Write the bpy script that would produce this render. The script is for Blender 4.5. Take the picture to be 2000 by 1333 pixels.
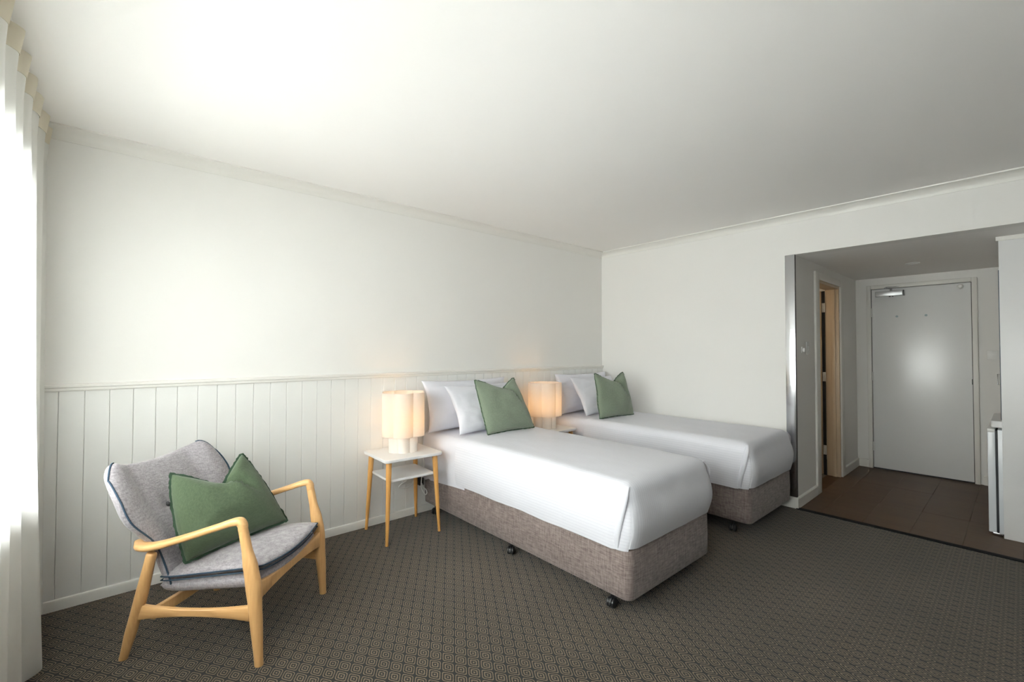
import bpy, bmesh, math, random
from math import sin, cos, pi, radians, sqrt, exp
from mathutils import Vector, Matrix, noise

random.seed(7)
for o in list(bpy.data.objects):
    bpy.data.objects.remove(o)
SC = bpy.context.scene
COL = SC.collection

# ------------------------------------------------------------------ camera
CAM = Vector((-4.3516, -3.3231, 1.35))
YAW, PITCH, ROLL, FPX = radians(48.7615), radians(1.1165), radians(0.0542), 871.324
fw = Vector((cos(YAW) * cos(PITCH), sin(YAW) * cos(PITCH), sin(PITCH)))
rt = fw.cross(Vector((0, 0, 1))).normalized()
up = rt.cross(fw)
rt, up = cos(ROLL) * rt + sin(ROLL) * up, -sin(ROLL) * rt + cos(ROLL) * up
cd = bpy.data.cameras.new('camera')
cam = bpy.data.objects.new('camera', cd)
COL.objects.link(cam)
M = Matrix((rt, up, -fw)).transposed().to_4x4()
M.translation = CAM
cam.matrix_world = M
cd.sensor_width = 36.0
cd.lens = FPX * 36.0 / 2000.0
cd.clip_start = 0.02
SC.camera = cam

# ------------------------------------------------------------------ world, light, exposure
W = bpy.data.worlds.new('overcast_sky')
SC.world = W
W.use_nodes = True
nt = W.node_tree
bg = nt.nodes['Background']
bg.inputs['Color'].default_value = (1.0, 0.98, 0.978, 1)
bg.inputs['Strength'].default_value = 42.0


def area(name, loc, rot, sx, sy, portal=True):
    l = bpy.data.lights.new(name, 'AREA')
    l.shape = 'RECTANGLE'
    l.size, l.size_y = sx, sy
    l.cycles.is_portal = portal
    o = bpy.data.objects.new(name, l)
    o.location = loc
    o.rotation_euler = rot
    COL.objects.link(o)
    return o


WIN_X = -4.84
WY0, WY1, WZ0, WZ1 = -3.45, -0.45, 0.74, 2.12
area('window_portal', (WIN_X - 0.10, (WY0 + WY1) / 2, (WZ0 + WZ1) / 2), (0, -pi / 2, 0), WZ1 - WZ0, WY1 - WY0)

SC.view_settings.view_transform = 'Standard'
SC.view_settings.look = 'None'
SC.view_settings.gamma = 1.0
SC.view_settings.use_curve_mapping = False
SC.view_settings.exposure = 0.17
cy = SC.cycles
cy.use_denoising = True
cy.max_bounces = 14
cy.diffuse_bounces = 8
cy.glossy_bounces = 4
cy.transmission_bounces = 8
cy.transparent_max_bounces = 12
cy.sample_clamp_indirect = 8.0
cy.caustics_reflective = False
cy.caustics_refractive = False


# ------------------------------------------------------------------ materials
def srgb(r, g, b):
    f = lambda c: c / 12.92 if c <= 0.04045 else ((c + 0.055) / 1.055) ** 2.4
    return (f(r / 255), f(g / 255), f(b / 255), 1)


class NT:
    def __init__(s, name):
        s.m = bpy.data.materials.new(name)
        s.m.use_nodes = True
        s.t = s.m.node_tree
        s.b = s.t.nodes['Principled BSDF']
        s.out = s.t.nodes['Material Output']

    def n(s, typ, ins=None, **kw):
        x = s.t.nodes.new(typ)
        for k, v in kw.items():
            setattr(x, k, v)
        for k, v in (ins or {}).items():
            if isinstance(v, bpy.types.NodeSocket):
                s.t.links.new(v, x.inputs[k])
            else:
                x.inputs[k].default_value = v
        return x

    def math(s, op, a, b=0.0, c=None):
        i = {0: a, 1: b}
        if c is not None:
            i[2] = c
        return s.n('ShaderNodeMath', i, operation=op).outputs[0]

    def mix(s, f, a, b):
        x = s.n('ShaderNodeMix', {0: f, 6: a, 7: b}, data_type='RGBA')
        return x.outputs[2]

    def ramp(s, f, stops, interp='LINEAR'):
        x = s.n('ShaderNodeValToRGB', {0: f})
        cr = x.color_ramp
        cr.interpolation = interp
        while len(cr.elements) < len(stops):
            cr.elements.new(0.5)
        for e, (p, c) in zip(cr.elements, stops):
            e.position = p
            e.color = c
        return x.outputs[0]

    def set(s, **kw):
        for k, v in kw.items():
            k = k.replace('_', ' ')
            if isinstance(v, bpy.types.NodeSocket):
                s.t.links.new(v, s.b.inputs[k])
            else:
                s.b.inputs[k].default_value = v
        return s

    def bump(s, h, strength=0.3, dist=0.002):
        x = s.n('ShaderNodeBump', {'Strength': strength, 'Distance': dist, 'Height': h})
        s.t.links.new(x.outputs[0], s.b.inputs['Normal'])

    def coord(s, kind='Object'):
        return s.n('ShaderNodeTexCoord').outputs[kind]

    def noise(s, vec, scale, detail=3, rough=0.5, stretch=None):
        if stretch:
            vec = s.n('ShaderNodeMapping', {'Vector': vec, 'Scale': stretch}).outputs[0]
        return s.n('ShaderNodeTexNoise', {'Vector': vec, 'Scale': scale, 'Detail': detail, 'Roughness': rough}).outputs['Fac']


def g(v):
    return (v, v, v, 1)


def paint(name, col, rough=0.6, bump=0.04, spec=0.35):
    m = NT(name)
    co = m.coord()
    n1 = m.noise(co, 60, 4)
    n2 = m.noise(co, 1.3, 2)
    dark = tuple(c * 0.965 for c in col[:3]) + (1,)
    m.set(Base_Color=m.mix(n2, dark, col), Roughness=rough, Specular_IOR_Level=spec)
    m.bump(n1, bump, 0.001)
    return m.m


M_WALL = paint('wall_paint', (0.835, 0.825, 0.80, 1))
M_CEIL = paint('ceiling_paint', (0.89, 0.875, 0.855, 1), 0.8)
M_BOUNCE_CUT = paint('bounce_cut_grey', (0.38, 0.38, 0.37, 1), 0.6)  # invented grey for the unseen front wall, limits bounced light
M_TRIM = paint('trim_paint', (0.80, 0.79, 0.75, 1), 0.4, 0.02, 0.5)
M_PANELP = paint('panelling_paint', (0.83, 0.83, 0.81, 1), 0.45, 0.03, 0.5)
M_WARMLIT = paint('warm_lit_frame_paint', (0.58, 0.46, 0.32, 1), 0.4, 0.02, 0.5)  # cream paint with dim warm lamp light mixed into its colour
M_LAMINATE = paint('white_laminate', (0.80, 0.80, 0.80, 1), 0.35, 0.01, 0.5)
M_FRIDGE = paint('white_enamel', (0.72, 0.75, 0.78, 1), 0.25, 0.01, 0.5)
M_PLASTIC = paint('white_plastic', (0.78, 0.78, 0.76, 1), 0.35, 0.0, 0.5)


def simple(name, col, rough=0.5, metal=0.0, spec=0.5):
    m = NT(name)
    n1 = m.noise(m.coord(), 90, 3)
    m.set(Base_Color=col, Metallic=metal, Specular_IOR_Level=spec,
          Roughness=m.math('ADD', m.math('MULTIPLY', n1, 0.12), rough - 0.06))
    return m.m


M_BLACK = simple('black_plastic', (0.012, 0.012, 0.013, 1), 0.4)
M_DARK = simple('dark_gap', (0.02, 0.022, 0.025, 1), 0.7)
M_CHROME = simple('chrome', (0.75, 0.76, 0.78, 1), 0.22, 1.0)
M_ALU = simple('aluminium', (0.62, 0.63, 0.64, 1), 0.4, 1.0)
M_STRIP = simple('dark_transition_strip', (0.008, 0.008, 0.009, 1), 0.8, 0, 0.15)
M_CONC = simple('pale_concrete', (0.2, 0.2, 0.19, 1), 0.85)

# stainless corner sheet, vertical brushing
m = NT('brushed_stainless')
n1 = m.noise(m.coord(), 40, 4, 0.6, (30, 30, 0.6))
m.set(Base_Color=(0.66, 0.67, 0.69, 1), Metallic=1.0, Roughness=m.math('MULTIPLY_ADD', n1, 0.16, 0.10))
M_STEEL = m.m

# glossy door paint with roller marks
m = NT('door_gloss_paint')
co = m.coord()
n1 = m.noise(co, 22, 5, 0.6, (1, 1, 0.55))
n2 = m.noise(co, 4, 2)
m.set(Base_Color=m.mix(n2, (0.83, 0.84, 0.84, 1), (0.86, 0.87, 0.87, 1)), Roughness=m.math('MULTIPLY_ADD', n1, 0.08, 0.26), Specular_IOR_Level=0.8, Coat_Weight=0.6, Coat_Roughness=0.3)
m.bump(n1, 0.25, 0.004)
M_DOOR = m.m

# glass
m = NT('window_glass')
tr = m.n('ShaderNodeBsdfTransparent', {'Color': (0.94, 0.97, 0.96, 1)})
gl = m.n('ShaderNodeBsdfGlossy', {'Roughness': 0.02})
fr = m.n('ShaderNodeFresnel', {'IOR': 1.45})
mx = m.n('ShaderNodeMixShader', {0: fr.outputs[0], 1: tr.outputs[0], 2: gl.outputs[0]})
m.t.links.new(mx.outputs[0], m.out.inputs[0])
M_GLASS = m.m

# carpet: nested diamonds on a rhombic lattice (half diagonals 33 x 49 mm)
m = NT('diamond_carpet')
co = m.coord('Object')
sp = m.n('ShaderNodeSeparateXYZ', {0: co})
wob = m.n('ShaderNodeTexNoise', {'Vector': co, 'Scale': 180.0, 'Detail': 1.0})
wsep = m.n('ShaderNodeSeparateXYZ', {0: wob.outputs['Color']})
px = m.math('ADD', m.math('ADD', sp.outputs[0], 3.386), m.math('MULTIPLY', m.math('SUBTRACT', wsep.outputs[0], 0.5), 0.0025))
py = m.math('ADD', m.math('ADD', sp.outputs[1], 1.453), m.math('MULTIPLY', m.math('SUBTRACT', wsep.outputs[1], 0.5), 0.0025))
a = m.math('DIVIDE', px, 0.0328 * 2)
b = m.math('DIVIDE', py, 0.0491 * 2)
fi = m.math('SUBTRACT', m.math('FRACT', m.math('ADD', m.math('SUBTRACT', a, b), 200.5)), 0.5)
fj = m.math('SUBTRACT', m.math('FRACT', m.math('ADD', m.math('SUBTRACT', m.math('MULTIPLY', a, -1.0), b), 200.5)), 0.5)
pw = lambda q: m.math('POWER', m.math('ABSOLUTE', q), 6.0)
d = m.math('POWER', m.math('ADD', pw(fi), pw(fj)), 1 / 6.0)
TAN, DRK = (0.140, 0.103, 0.066, 1), (0.0055, 0.006, 0.0055, 1)
ring = m.ramp(d, [(0.0, TAN), (0.06, TAN), (0.08, DRK), (0.165, DRK), (0.185, TAN), (0.25, TAN), (0.27, DRK), (0.36, DRK), (0.375, TAN), (0.425, TAN), (0.445, DRK), (1, DRK)])
fib = m.noise(co, 420, 2, 0.7)
big = m.noise(co, 2.2, 3)
lum = m.math('MULTIPLY', m.math('MULTIPLY_ADD', fib, 1.1, 0.42), m.math('MULTIPLY_ADD', big, 0.5, 0.75))
colr = m.n('ShaderNodeMix', {0: 1.0, 6: ring, 7: m.n('ShaderNodeCombineColor', {0: lum, 1: lum, 2: lum}).outputs[0]}, data_type='RGBA', blend_type='MULTIPLY').outputs[2]
m.set(Base_Color=colr, Roughness=0.95, Specular_IOR_Level=0.1, Sheen_Weight=0.15)
m.bump(m.math('ADD', fib, m.math('MULTIPLY', ring, 1.5)), 0.5, 0.004)
M_CARPET = m.m


def wood(name, c0, c1, rough, axis, scale=1.0, spec=0.5):
    m = NT(name)
    co = m.coord()
    st = [9, 9, 9]
    st[axis] = 0.7
    n1 = m.noise(co, 9 * scale, 5, 0.6, tuple(st))
    n2 = m.noise(co, 3 * scale, 2, 0.5, tuple(s / 3 for s in st))
    f = m.math('ADD', m.math('MULTIPLY', n1, 0.6), m.math('MULTIPLY', n2, 0.4))
    m.set(Base_Color=m.ramp(f, [(0.3, c0), (0.7, c1)]), Roughness=rough, Specular_IOR_Level=spec)
    m.bump(n1, 0.06, 0.001)
    return m.m


M_BEECH = wood('beech', (0.50, 0.275, 0.105, 1), (0.66, 0.40, 0.175, 1), 0.38, 2, 1.5)
M_BEECHX = wood('beech_lengthwise', (0.50, 0.275, 0.105, 1), (0.66, 0.40, 0.175, 1), 0.38, 0, 1.5)
M_OAKLEG = wood('honey_oak', (0.47, 0.225, 0.055, 1), (0.62, 0.33, 0.10, 1), 0.4, 2, 1.5)
M_VINYL = wood('brown_vinyl_plank', (0.055, 0.029, 0.014, 1), (0.092, 0.051, 0.025, 1), 0.5, 1, 0.5, 0.3)


def weave(name, c0, c1, su, bump=0.4, sheen=0.2, slub=1.0):
    m = NT(name)
    co = m.coord()
    h = m.noise(co, su, 3, 0.6, (1, 1, 9 * slub))
    v = m.noise(co, su, 3, 0.6, (9 * slub, 9 * slub, 1))
    f = m.math('ADD', m.math('MULTIPLY', h, 0.5), m.math('MULTIPLY', v, 0.5))
    m.set(Base_Color=m.ramp(f, [(0.36, c0), (0.64, c1)]), Roughness=0.9, Specular_IOR_Level=0.15, Sheen_Weight=sheen)
    m.bump(f, bump, 0.002)
    return m.m


M_BASE = weave('taupe_linen_weave', (0.098, 0.074, 0.067, 1), (0.245, 0.200, 0.186, 1), 20)
M_GREY = weave('heather_grey_wool', (0.195, 0.178, 0.195, 1), (0.385, 0.36, 0.378, 1), 34, 0.5, 0.25, 0.6)
M_GREEN = weave('moss_green_linen', (0.044, 0.066, 0.037, 1), (0.078, 0.108, 0.062, 1), 70, 0.3, 0.25)
M_SAGE = weave('sage_green_linen', (0.145, 0.18, 0.13, 1), (0.20, 0.24, 0.18, 1), 70, 0.3, 0.3)
M_FRINGE = simple('dark_green_fringe', (0.030, 0.055, 0.034, 1), 0.9, 0, 0.1)
M_FRINGE2 = simple('sage_green_fringe', (0.07, 0.11, 0.07, 1), 0.9, 0, 0.1)
M_PIPE = simple('navy_piping', (0.03, 0.055, 0.085, 1), 0.8, 0, 0.2)
M_BUTTON = simple('charcoal_button', (0.06, 0.06, 0.065, 1), 0.8, 0, 0.2)


def cloth(name, col, crease=0.25):
    m = NT(name)
    co = m.coord()
    n1 = m.noise(co, 9, 4, 0.55)
    n2 = m.noise(co, 300, 2)
    m.set(Base_Color=col, Roughness=0.75, Specular_IOR_Level=0.2, Sheen_Weight=0.1)
    m.bump(m.math('ADD', n1, m.math('MULTIPLY', n2, 0.03)), crease, 0.02)
    return m.m


M_SHEET = cloth('white_cotton', (0.725, 0.73, 0.79, 1))

m = NT('white_satin_stripe')
uv = m.n('ShaderNodeUVMap').outputs[0]
su = m.n('ShaderNodeSeparateXYZ', {0: uv}).outputs[0]
ph = m.math('FRACT', m.math('MULTIPLY', su, 1 / 0.0175))
st = m.math('SMOOTH_MIN', m.math('MULTIPLY', m.math('ABSOLUTE', m.math('SUBTRACT', ph, 0.5)), 6.0), 1.0, 0.6)
n1 = m.noise(m.coord(), 5, 3)
m.set(Base_Color=m.mix(st, (0.67, 0.675, 0.735, 1), (0.74, 0.745, 0.80, 1)), Roughness=m.math('MULTIPLY_ADD', st, -0.2, 0.7), Specular_IOR_Level=0.3)
m.bump(m.math('ADD', m.math('MULTIPLY', st, 0.06), n1), 0.22, 0.02)
M_STRIPE = m.m


def translucent(name, col, tcol, mixf, rib=0, thru=0.0):
    m = NT(name)
    d = m.n('ShaderNodeBsdfDiffuse', {'Color': col})
    t = m.n('ShaderNodeBsdfTranslucent', {'Color': tcol})
    if rib:
        co = m.coord()
        h = m.noise(co, 50, 3, 0.6, (1, 1, 9))
        v = m.noise(co, 50, 3, 0.6, (9, 9, 1))
        f = m.math('ADD', m.math('MULTIPLY', h, .5), m.math('MULTIPLY', v, .5))
        m.t.links.new(m.mix(f, tuple(c * 0.72 for c in tcol[:3]) + (1,), tcol), t.inputs[0])
        bp = m.n('ShaderNodeBump', {'Strength': 0.25, 'Distance': 0.002, 'Height': f})
        m.t.links.new(bp.outputs[0], d.inputs['Normal'])
    x = m.n('ShaderNodeMixShader', {0: mixf, 1: d.outputs[0], 2: t.outputs[0]})
    if thru:      # open weave of a voile
        x = m.n('ShaderNodeMixShader', {0: thru, 1: x.outputs[0], 2: m.n('ShaderNodeBsdfTransparent').outputs[0]})
    m.t.links.new(x.outputs[0], m.out.inputs[0])
    return m.m


M_SHADE = translucent('cream_linen_shade', (0.80, 0.745, 0.70, 1), (0.85, 0.76, 0.64, 1), 0.36, 1)
M_SHEER = translucent('white_sheer_voile', (0.84, 0.84, 0.82, 1), (0.90, 0.90, 0.88, 1), 0.62, 0, 0.12)
M_HEAD = translucent('cream_pleat_tape', (0.76, 0.71, 0.60, 1), (0.60, 0.54, 0.42, 1), 0.25)
M_LAMPBASE = paint('ivory_lamp_base', (0.80, 0.74, 0.68, 1), 0.6, 0.05)

m = NT('warm_bulb')
e = m.n('ShaderNodeEmission', {'Color': (1, 0.58, 0.23, 1), 'Strength': 29.0})
m.t.links.new(e.outputs[0], m.out.inputs[0])
M_BULB = m.m


# ------------------------------------------------------------------ geometry helpers
def link(name, me, mat, parent=None, loc=None, rz=0.0):
    o = bpy.data.objects.new(name, me)
    if mat:
        me.materials.append(mat)
    COL.objects.link(o)
    if parent:
        o.parent = parent
    if loc:
        o.location = loc
    if rz:
        o.rotation_euler = (0, 0, rz)
    return o


def mesh(name, V, F, mat, parent=None, smooth=40, uv=None, **kw):
    me = bpy.data.meshes.new(name)
    me.from_pydata([tuple(v) for v in V], [], F)
    if uv:
        l = me.uv_layers.new(name='UVMap')
        for p in me.polygons:
            for li in p.loop_indices:
                l.data[li].uv = uv[me.loops[li].vertex_index]
    bm = bmesh.new()
    bm.from_mesh(me)
    bmesh.ops.recalc_face_normals(bm, faces=bm.faces)
    bm.to_mesh(me)
    bm.free()
    if smooth:
        me.polygons.foreach_set('use_smooth', [True] * len(me.polygons))
        if smooth < 180:
            me.set_sharp_from_angle(angle=radians(smooth))
    me.update()
    return link(name, me, mat, parent, **kw)


def box(name, lo, hi, mat, parent=None, bev=0.003, seg=2, **kw):
    bm = bmesh.new()
    bmesh.ops.create_cube(bm, size=1)
    for v in bm.verts:
        v.co = Vector([(lo[i] + hi[i]) / 2 + v.co[i] * (hi[i] - lo[i]) for i in range(3)])
    if bev:
        bmesh.ops.bevel(bm, geom=bm.edges[:], offset=bev, segments=seg, affect='EDGES', profile=0.5)
    me = bpy.data.meshes.new(name)
    bm.to_mesh(me)
    bm.free()
    me.polygons.foreach_set('use_smooth', [True] * len(me.polygons))
    me.set_sharp_from_angle(angle=radians(40))
    return link(name, me, mat, parent, **kw)


def loft_data(rings, closed=True, caps=True):
    n = len(rings[0])
    V = [v for r in rings for v in r]
    F = []
    for i in range(len(rings) - 1):
        for j in range(n if closed else n - 1):
            k = (j + 1) % n
            F.append((i * n + j, i * n + k, (i + 1) * n + k, (i + 1) * n + j))
    if caps and closed:
        F.append(tuple(range(n))[::-1])
        F.append(tuple(range((len(rings) - 1) * n, len(rings) * n)))
    return V, F


def loft(name, rings, mat, parent=None, closed=True, caps=True, smooth=40, **kw):
    V, F = loft_data(rings, closed, caps)
    return mesh(name, V, F, mat, parent, smooth, **kw)


def catmull(pts, n):
    P = [Vector(p) for p in pts]
    P = [P[0] * 2 - P[1]] + P + [P[-1] * 2 - P[-2]]
    out = []
    for i in range(1, len(P) - 2):
        for k in range(n):
            t = k / n
            a, b, c, d = P[i - 1], P[i], P[i + 1], P[i + 2]
            out.append(0.5 * ((2 * b) + (c - a) * t + (2 * a - 5 * b + 4 * c - d) * t * t + (3 * b - a - 3 * c + d) * t ** 3))
    out.append(P[-2])
    return out


def sweep_rings(path, rad, side, n=14, power=2.0):
    """rings round a path; rad = list of (half width along side, half height) per point; side = fixed side vector"""
    rings = []
    L = len(path)
    for i, p in enumerate(path):
        t = (path[min(i + 1, L - 1)] - path[max(i - 1, 0)]).normalized()
        s = Vector(side)
        s = (s - t * s.dot(t)).normalized()
        u = t.cross(s)
        a, b = rad[i]
        r = []
        for k in range(n):
            th = 2 * pi * k / n
            c, sn = cos(th), sin(th)
            c = math.copysign(abs(c) ** (2 / power), c)
            sn = math.copysign(abs(sn) ** (2 / power), sn)
            r.append(p + s * (a * c) + u * (b * sn))
        rings.append(r)
    return rings


def interp(vals, m):
    """resample a short list of tuples to m values"""
    out = []
    for i in range(m):
        t = i / (m - 1) * (len(vals) - 1)
        k = min(int(t), len(vals) - 2)
        f = t - k
        f = f * f * (3 - 2 * f)
        out.append(tuple(a + (b - a) * f for a, b in zip(vals[k], vals[k + 1])))
    return out


def rounded_ends(rings, path):
    return rings


def sweep(name, pts, rads, side, mat, parent=None, n=14, power=2.0, sub=6, ends=True, **kw):
    path = catmull(pts, sub)
    rad = interp(rads, len(path))
    if ends:  # a small rounded cap at both ends
        t0 = (path[0] - path[1]).normalized()
        t1 = (path[-1] - path[-2]).normalized()
        r0, r1 = min(rad[0]) * 0.5, min(rad[-1]) * 0.5
        pre, pr, post, po = [], [], [], []
        for a in (1.45, 1.1, 0.6):
            pre.append(path[0] + t0 * (r0 * sin(a)))
            pr.append((rad[0][0] - r0 * (1 - cos(a)), rad[0][1] - r0 * (1 - cos(a))))
            post.insert(0, path[-1] + t1 * (r1 * sin(a)))
            po.insert(0, (rad[-1][0] - r1 * (1 - cos(a)), rad[-1][1] - r1 * (1 - cos(a))))
        path, rad = pre + path + post, pr + rad + po
    return loft(name, sweep_rings(path, rad, side, n, power), mat, parent, smooth=55, **kw)


def tube(name, pts, r, mat, parent=None, n=8, sub=6, side=(0.13, 0.31, 0.94), **kw):
    return sweep(name, pts, [(r, r), (r, r)], side, mat, parent, n, 2.0, sub, **kw)


def lathe(name, prof, mat, parent=None, n=24, **kw):
    rings = [[Vector((r * cos(2 * pi * k / n), r * sin(2 * pi * k / n), z)) for k in range(n)] for r, z in prof]
    return loft(name, rings, mat, parent, **kw)


def rrect(x0, x1, y0, y1, r, n=5):
    out = []
    for cx, cyy, a0 in ((x1 - r, y1 - r, 0), (x0 + r, y1 - r, pi / 2), (x0 + r, y0 + r, pi), (x1 - r, y0 + r, 3 * pi / 2)):
        for k in range(n + 1):
            a = a0 + pi / 2 * k / n
            out.append((cx + r * cos(a), cyy + r * sin(a)))
    return out


def plate(name, x0, x1, y0, y1, z0, z1, r, mat, parent=None, bev=0.003, **kw):
    rings = []
    for ins, z in ((bev, z0), (0, z0 + bev), (0, z1 - bev), (bev, z1)):
        rings.append([Vector((x, y, z)) for x, y in rrect(x0 + ins, x1 - ins, y0 + ins, y1 - ins, r - ins)])
    return loft(name, rings, mat, parent, **kw)


def prism(name, prof, axis, a0, a1, mat, parent=None, smooth=30, **kw):
    """profile (two coords) extruded along an axis; axis 'x': prof=(y,z); axis 'y': prof=(x,z)"""
    f = (lambda q, a: Vector((a, q[0], q[1]))) if axis == 'x' else (lambda q, a: Vector((q[0], a, q[1]))) if axis == 'y' else (lambda q, a: Vector((q[0], q[1], a)))
    return loft(name, [[f(q, a0) for q in prof], [f(q, a1) for q in prof]], mat, parent, smooth=smooth, **kw)


def empty(name, loc, label=None, cat=None, rz=0.0, group=None, rot=None):
    o = bpy.data.objects.new(name, None)
    o.empty_display_size = 0.1
    o.location = loc
    o.rotation_euler = rot if rot else (0, 0, rz)
    COL.objects.link(o)
    return tag(o, label, cat, group)


def tag(o, label=None, cat=None, group=None, kind=None):
    if label:
        o['label'] = label
    if cat:
        o['category'] = cat
    if group:
        o['group'] = group
    if kind:
        o['kind'] = kind
    return o


def struct(o, label=None):
    o['kind'] = 'structure'
    if label:
        o['label'] = label
    return o


def copy_tree(o, parent=None):
    c = o.copy()
    COL.objects.link(c)
    if parent:
        c.parent = parent
    for ch in [q for q in bpy.data.objects if q.parent == o]:
        copy_tree(ch, c)
    return c


# ------------------------------------------------------------------ room shell
H = 2.511       # main ceiling
HE = 2.173      # entry ceiling
XW = -4.80      # inner face of the window wall
YF = -6.30      # wall behind the camera
XD = 2.165      # entry door wall
YE = -2.045     # entry left wall
YP = -3.90      # entry right wall
T = 0.12

struct(box('floor', (XW, YF, -0.06), (-0.001, 0.0, 0.0), M_CARPET, bev=0), 'carpet of nested tan and charcoal diamonds')
struct(box('ceiling', (XW - T, YF - T, H), (T, T, H + 0.08), M_CEIL, bev=0))
wb = struct(box('wall_back', (XW - T, 0.0, -0.06), (T, T, H), M_WALL, bev=0), 'white wall with vertical board panelling below a rail')
# vertical tongue and groove boards, one by one
PITCH_B = 0.0998
x = -1.2 + 12 * PITCH_B
edges = []
k = 0
xe = 0.0
bx = [-1.2 + PITCH_B * i for i in range(-36, 13)]
bx = [XW] + [q for q in bx if XW + 0.02 < q < -0.02] + [0.0]
for a0, a1 in zip(bx[:-1], bx[1:]):
    q0, q1, g0 = a0 + 0.0005, a1 - 0.0005, 0.0022
    prof = [(q0, -0.0005), (q0, -0.0098), (q0 + g0, -0.0125), (q1 - g0, -0.0125), (q1, -0.0098), (q1, -0.0005)]
    prism('plank', prof, 'z', 0.0, 1.135, M_PANELP, wb, smooth=0)

wr = struct(box('wall_right', (0.0, YE, -0.06), (T, 0.0, H), M_WALL, bev=0), 'white wall beside the far bed')
struct(box('wall_bulkhead', (0.0, YF - T, HE), (T, YE, H), M_WALL, bev=0), 'white wall above the entry opening')
struct(box('wall_right_end', (0.0, YF - T, -0.06), (T, YP, HE), M_WALL, bev=0))
struct(box('wall_front', (XW - T, YF - T, -0.06), (0.0, YF, H), M_BOUNCE_CUT, bev=0))
# window wall with an opening
wl = struct(box('wall_left', (XW - T, WY1, -0.06), (XW, 0.0, H), M_WALL, bev=0))
box('pier', (XW - T, YF, -0.06), (XW, WY0, H), M_WALL, wl, bev=0)
box('sill_wall', (XW - T, WY0, -0.06), (XW, WY1, WZ0), M_WALL, wl, bev=0)
box('head_wall', (XW - T, WY0, WZ1), (XW, WY1, H), M_WALL, wl, bev=0)
wd = struct(empty('window_1', (WIN_X, 0, 0)), 'wide aluminium window behind the sheer curtain')
fx0, fx1 = -0.03, 0.03
box('frame', (fx0, WY0, WZ0), (fx1, WY1, WZ0 + 0.05), M_ALU, wd)
box('frame', (fx0, WY0, WZ1 - 0.05), (fx1, WY1, WZ1), M_ALU, wd)
box('frame', (fx0, WY0, WZ0 + 0.05), (fx1, WY0 + 0.05, WZ1 - 0.05), M_ALU, wd)
box('frame', (fx0, WY1 - 0.05, WZ0 + 0.05), (fx1, WY1, WZ1 - 0.05), M_ALU, wd)
ym = (WY0 + WY1) / 2
box('mullion', (fx0, ym - 0.025, WZ0 + 0.05), (fx1, ym + 0.025, WZ1 - 0.05), M_ALU, wd)
for y0, y1 in ((WY0 + 0.05, ym - 0.025), (ym + 0.025, WY1 - 0.05)):
    box('pane', (-0.004, y0, WZ0 + 0.05), (0.004, y1, WZ1 - 0.05), M_GLASS, wd, bev=0)
struct(box('ceiling_sky_blocker', (XW - T - 1.2, YF - 1.0, 2.34), (XW - T, 2.2, 2.45), M_WALL, bev=0), 'unseen overhang added to block high sky light')  # out of view, added to keep daylight near horizontal
struct(box('floor_light_blocker', (XW - T - 1.2, YF - 1.0, -0.2), (XW - T, 2.2, -0.05), M_CONC, bev=0), 'unseen slab added to dim light from below')  # out of view, added to hold back light rising to the ceiling
struct(box('trim_1', (XW, WY0 - 0.03, WZ0 - 0.03), (XW + 0.05, WY1 + 0.03, WZ0), M_TRIM, bev=0.004), 'white window sill')

# dado rail, cornices, baseboards
rail = [(0.0, 1.128), (-0.018, 1.128), (-0.022, 1.134), (-0.022, 1.146), (-0.030, 1.150), (-0.030, 1.160), (-0.026, 1.164), (0.0, 1.166)]
struct(prism('trim_2', rail, 'x', XW, -0.0005, M_TRIM), 'white rail capping the panelling')
RS = 0.083


def cove(n=8):
    pts = [(0.0, 0.0)]
    pts += [(0.0, -0.060), (0.006, -0.060), (0.008, -0.052)]
    for i in range(n + 1):
        a = pi / 2 * i / n
        pts.append((0.008 + 0.062 * (1 - cos(a)), -0.052 + 0.044 * sin(a)))
    pts += [(0.082, -0.008), (0.084, 0.0)]
    return pts


struct(prism('trim_3', [(-a, H + b) for a, b in cove()], 'x', XW, 0.0, M_TRIM), 'white cornice above the panelled wall')
struct(prism('trim_4', [(-a, H + b) for a, b in cove()], 'y', YF, -0.0, M_TRIM), 'white cornice above the entry opening')
bb = [(0.0, 0.0), (0.014, 0.0), (0.014, 0.046), (0.010, 0.054), (0.004, 0.056), (0.0, 0.056)]
struct(prism('baseboard_back', [(-a - 0.0125, b) for a, b in bb], 'x', XW, 0.0, M_TRIM))
bt = [(0.0, 0.0), (0.016, 0.0), (0.016, 0.080), (0.010, 0.088), (0.0, 0.09)]
struct(prism('baseboard_right', [(-a, b) for a, b in bt], 'y', YE - 0.016, -0.027, M_TRIM))
struct(prism('baseboard_left', [(XW + a, b) for a, b in bt], 'y', YF, -0.027, M_TRIM))

# stainless corner sheet on the end of the right wall
cs = struct(box('trim_5', (-0.004, YE - 0.004, 0.092), (0.0, YE + 0.071, HE), M_STEEL, bev=0.001), 'stainless steel corner sheet beside the entry opening')
box('sheet_edge', (0.0, YE - 0.004, 0.092), (0.024, YE, HE), M_DARK, cs, bev=0)

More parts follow.
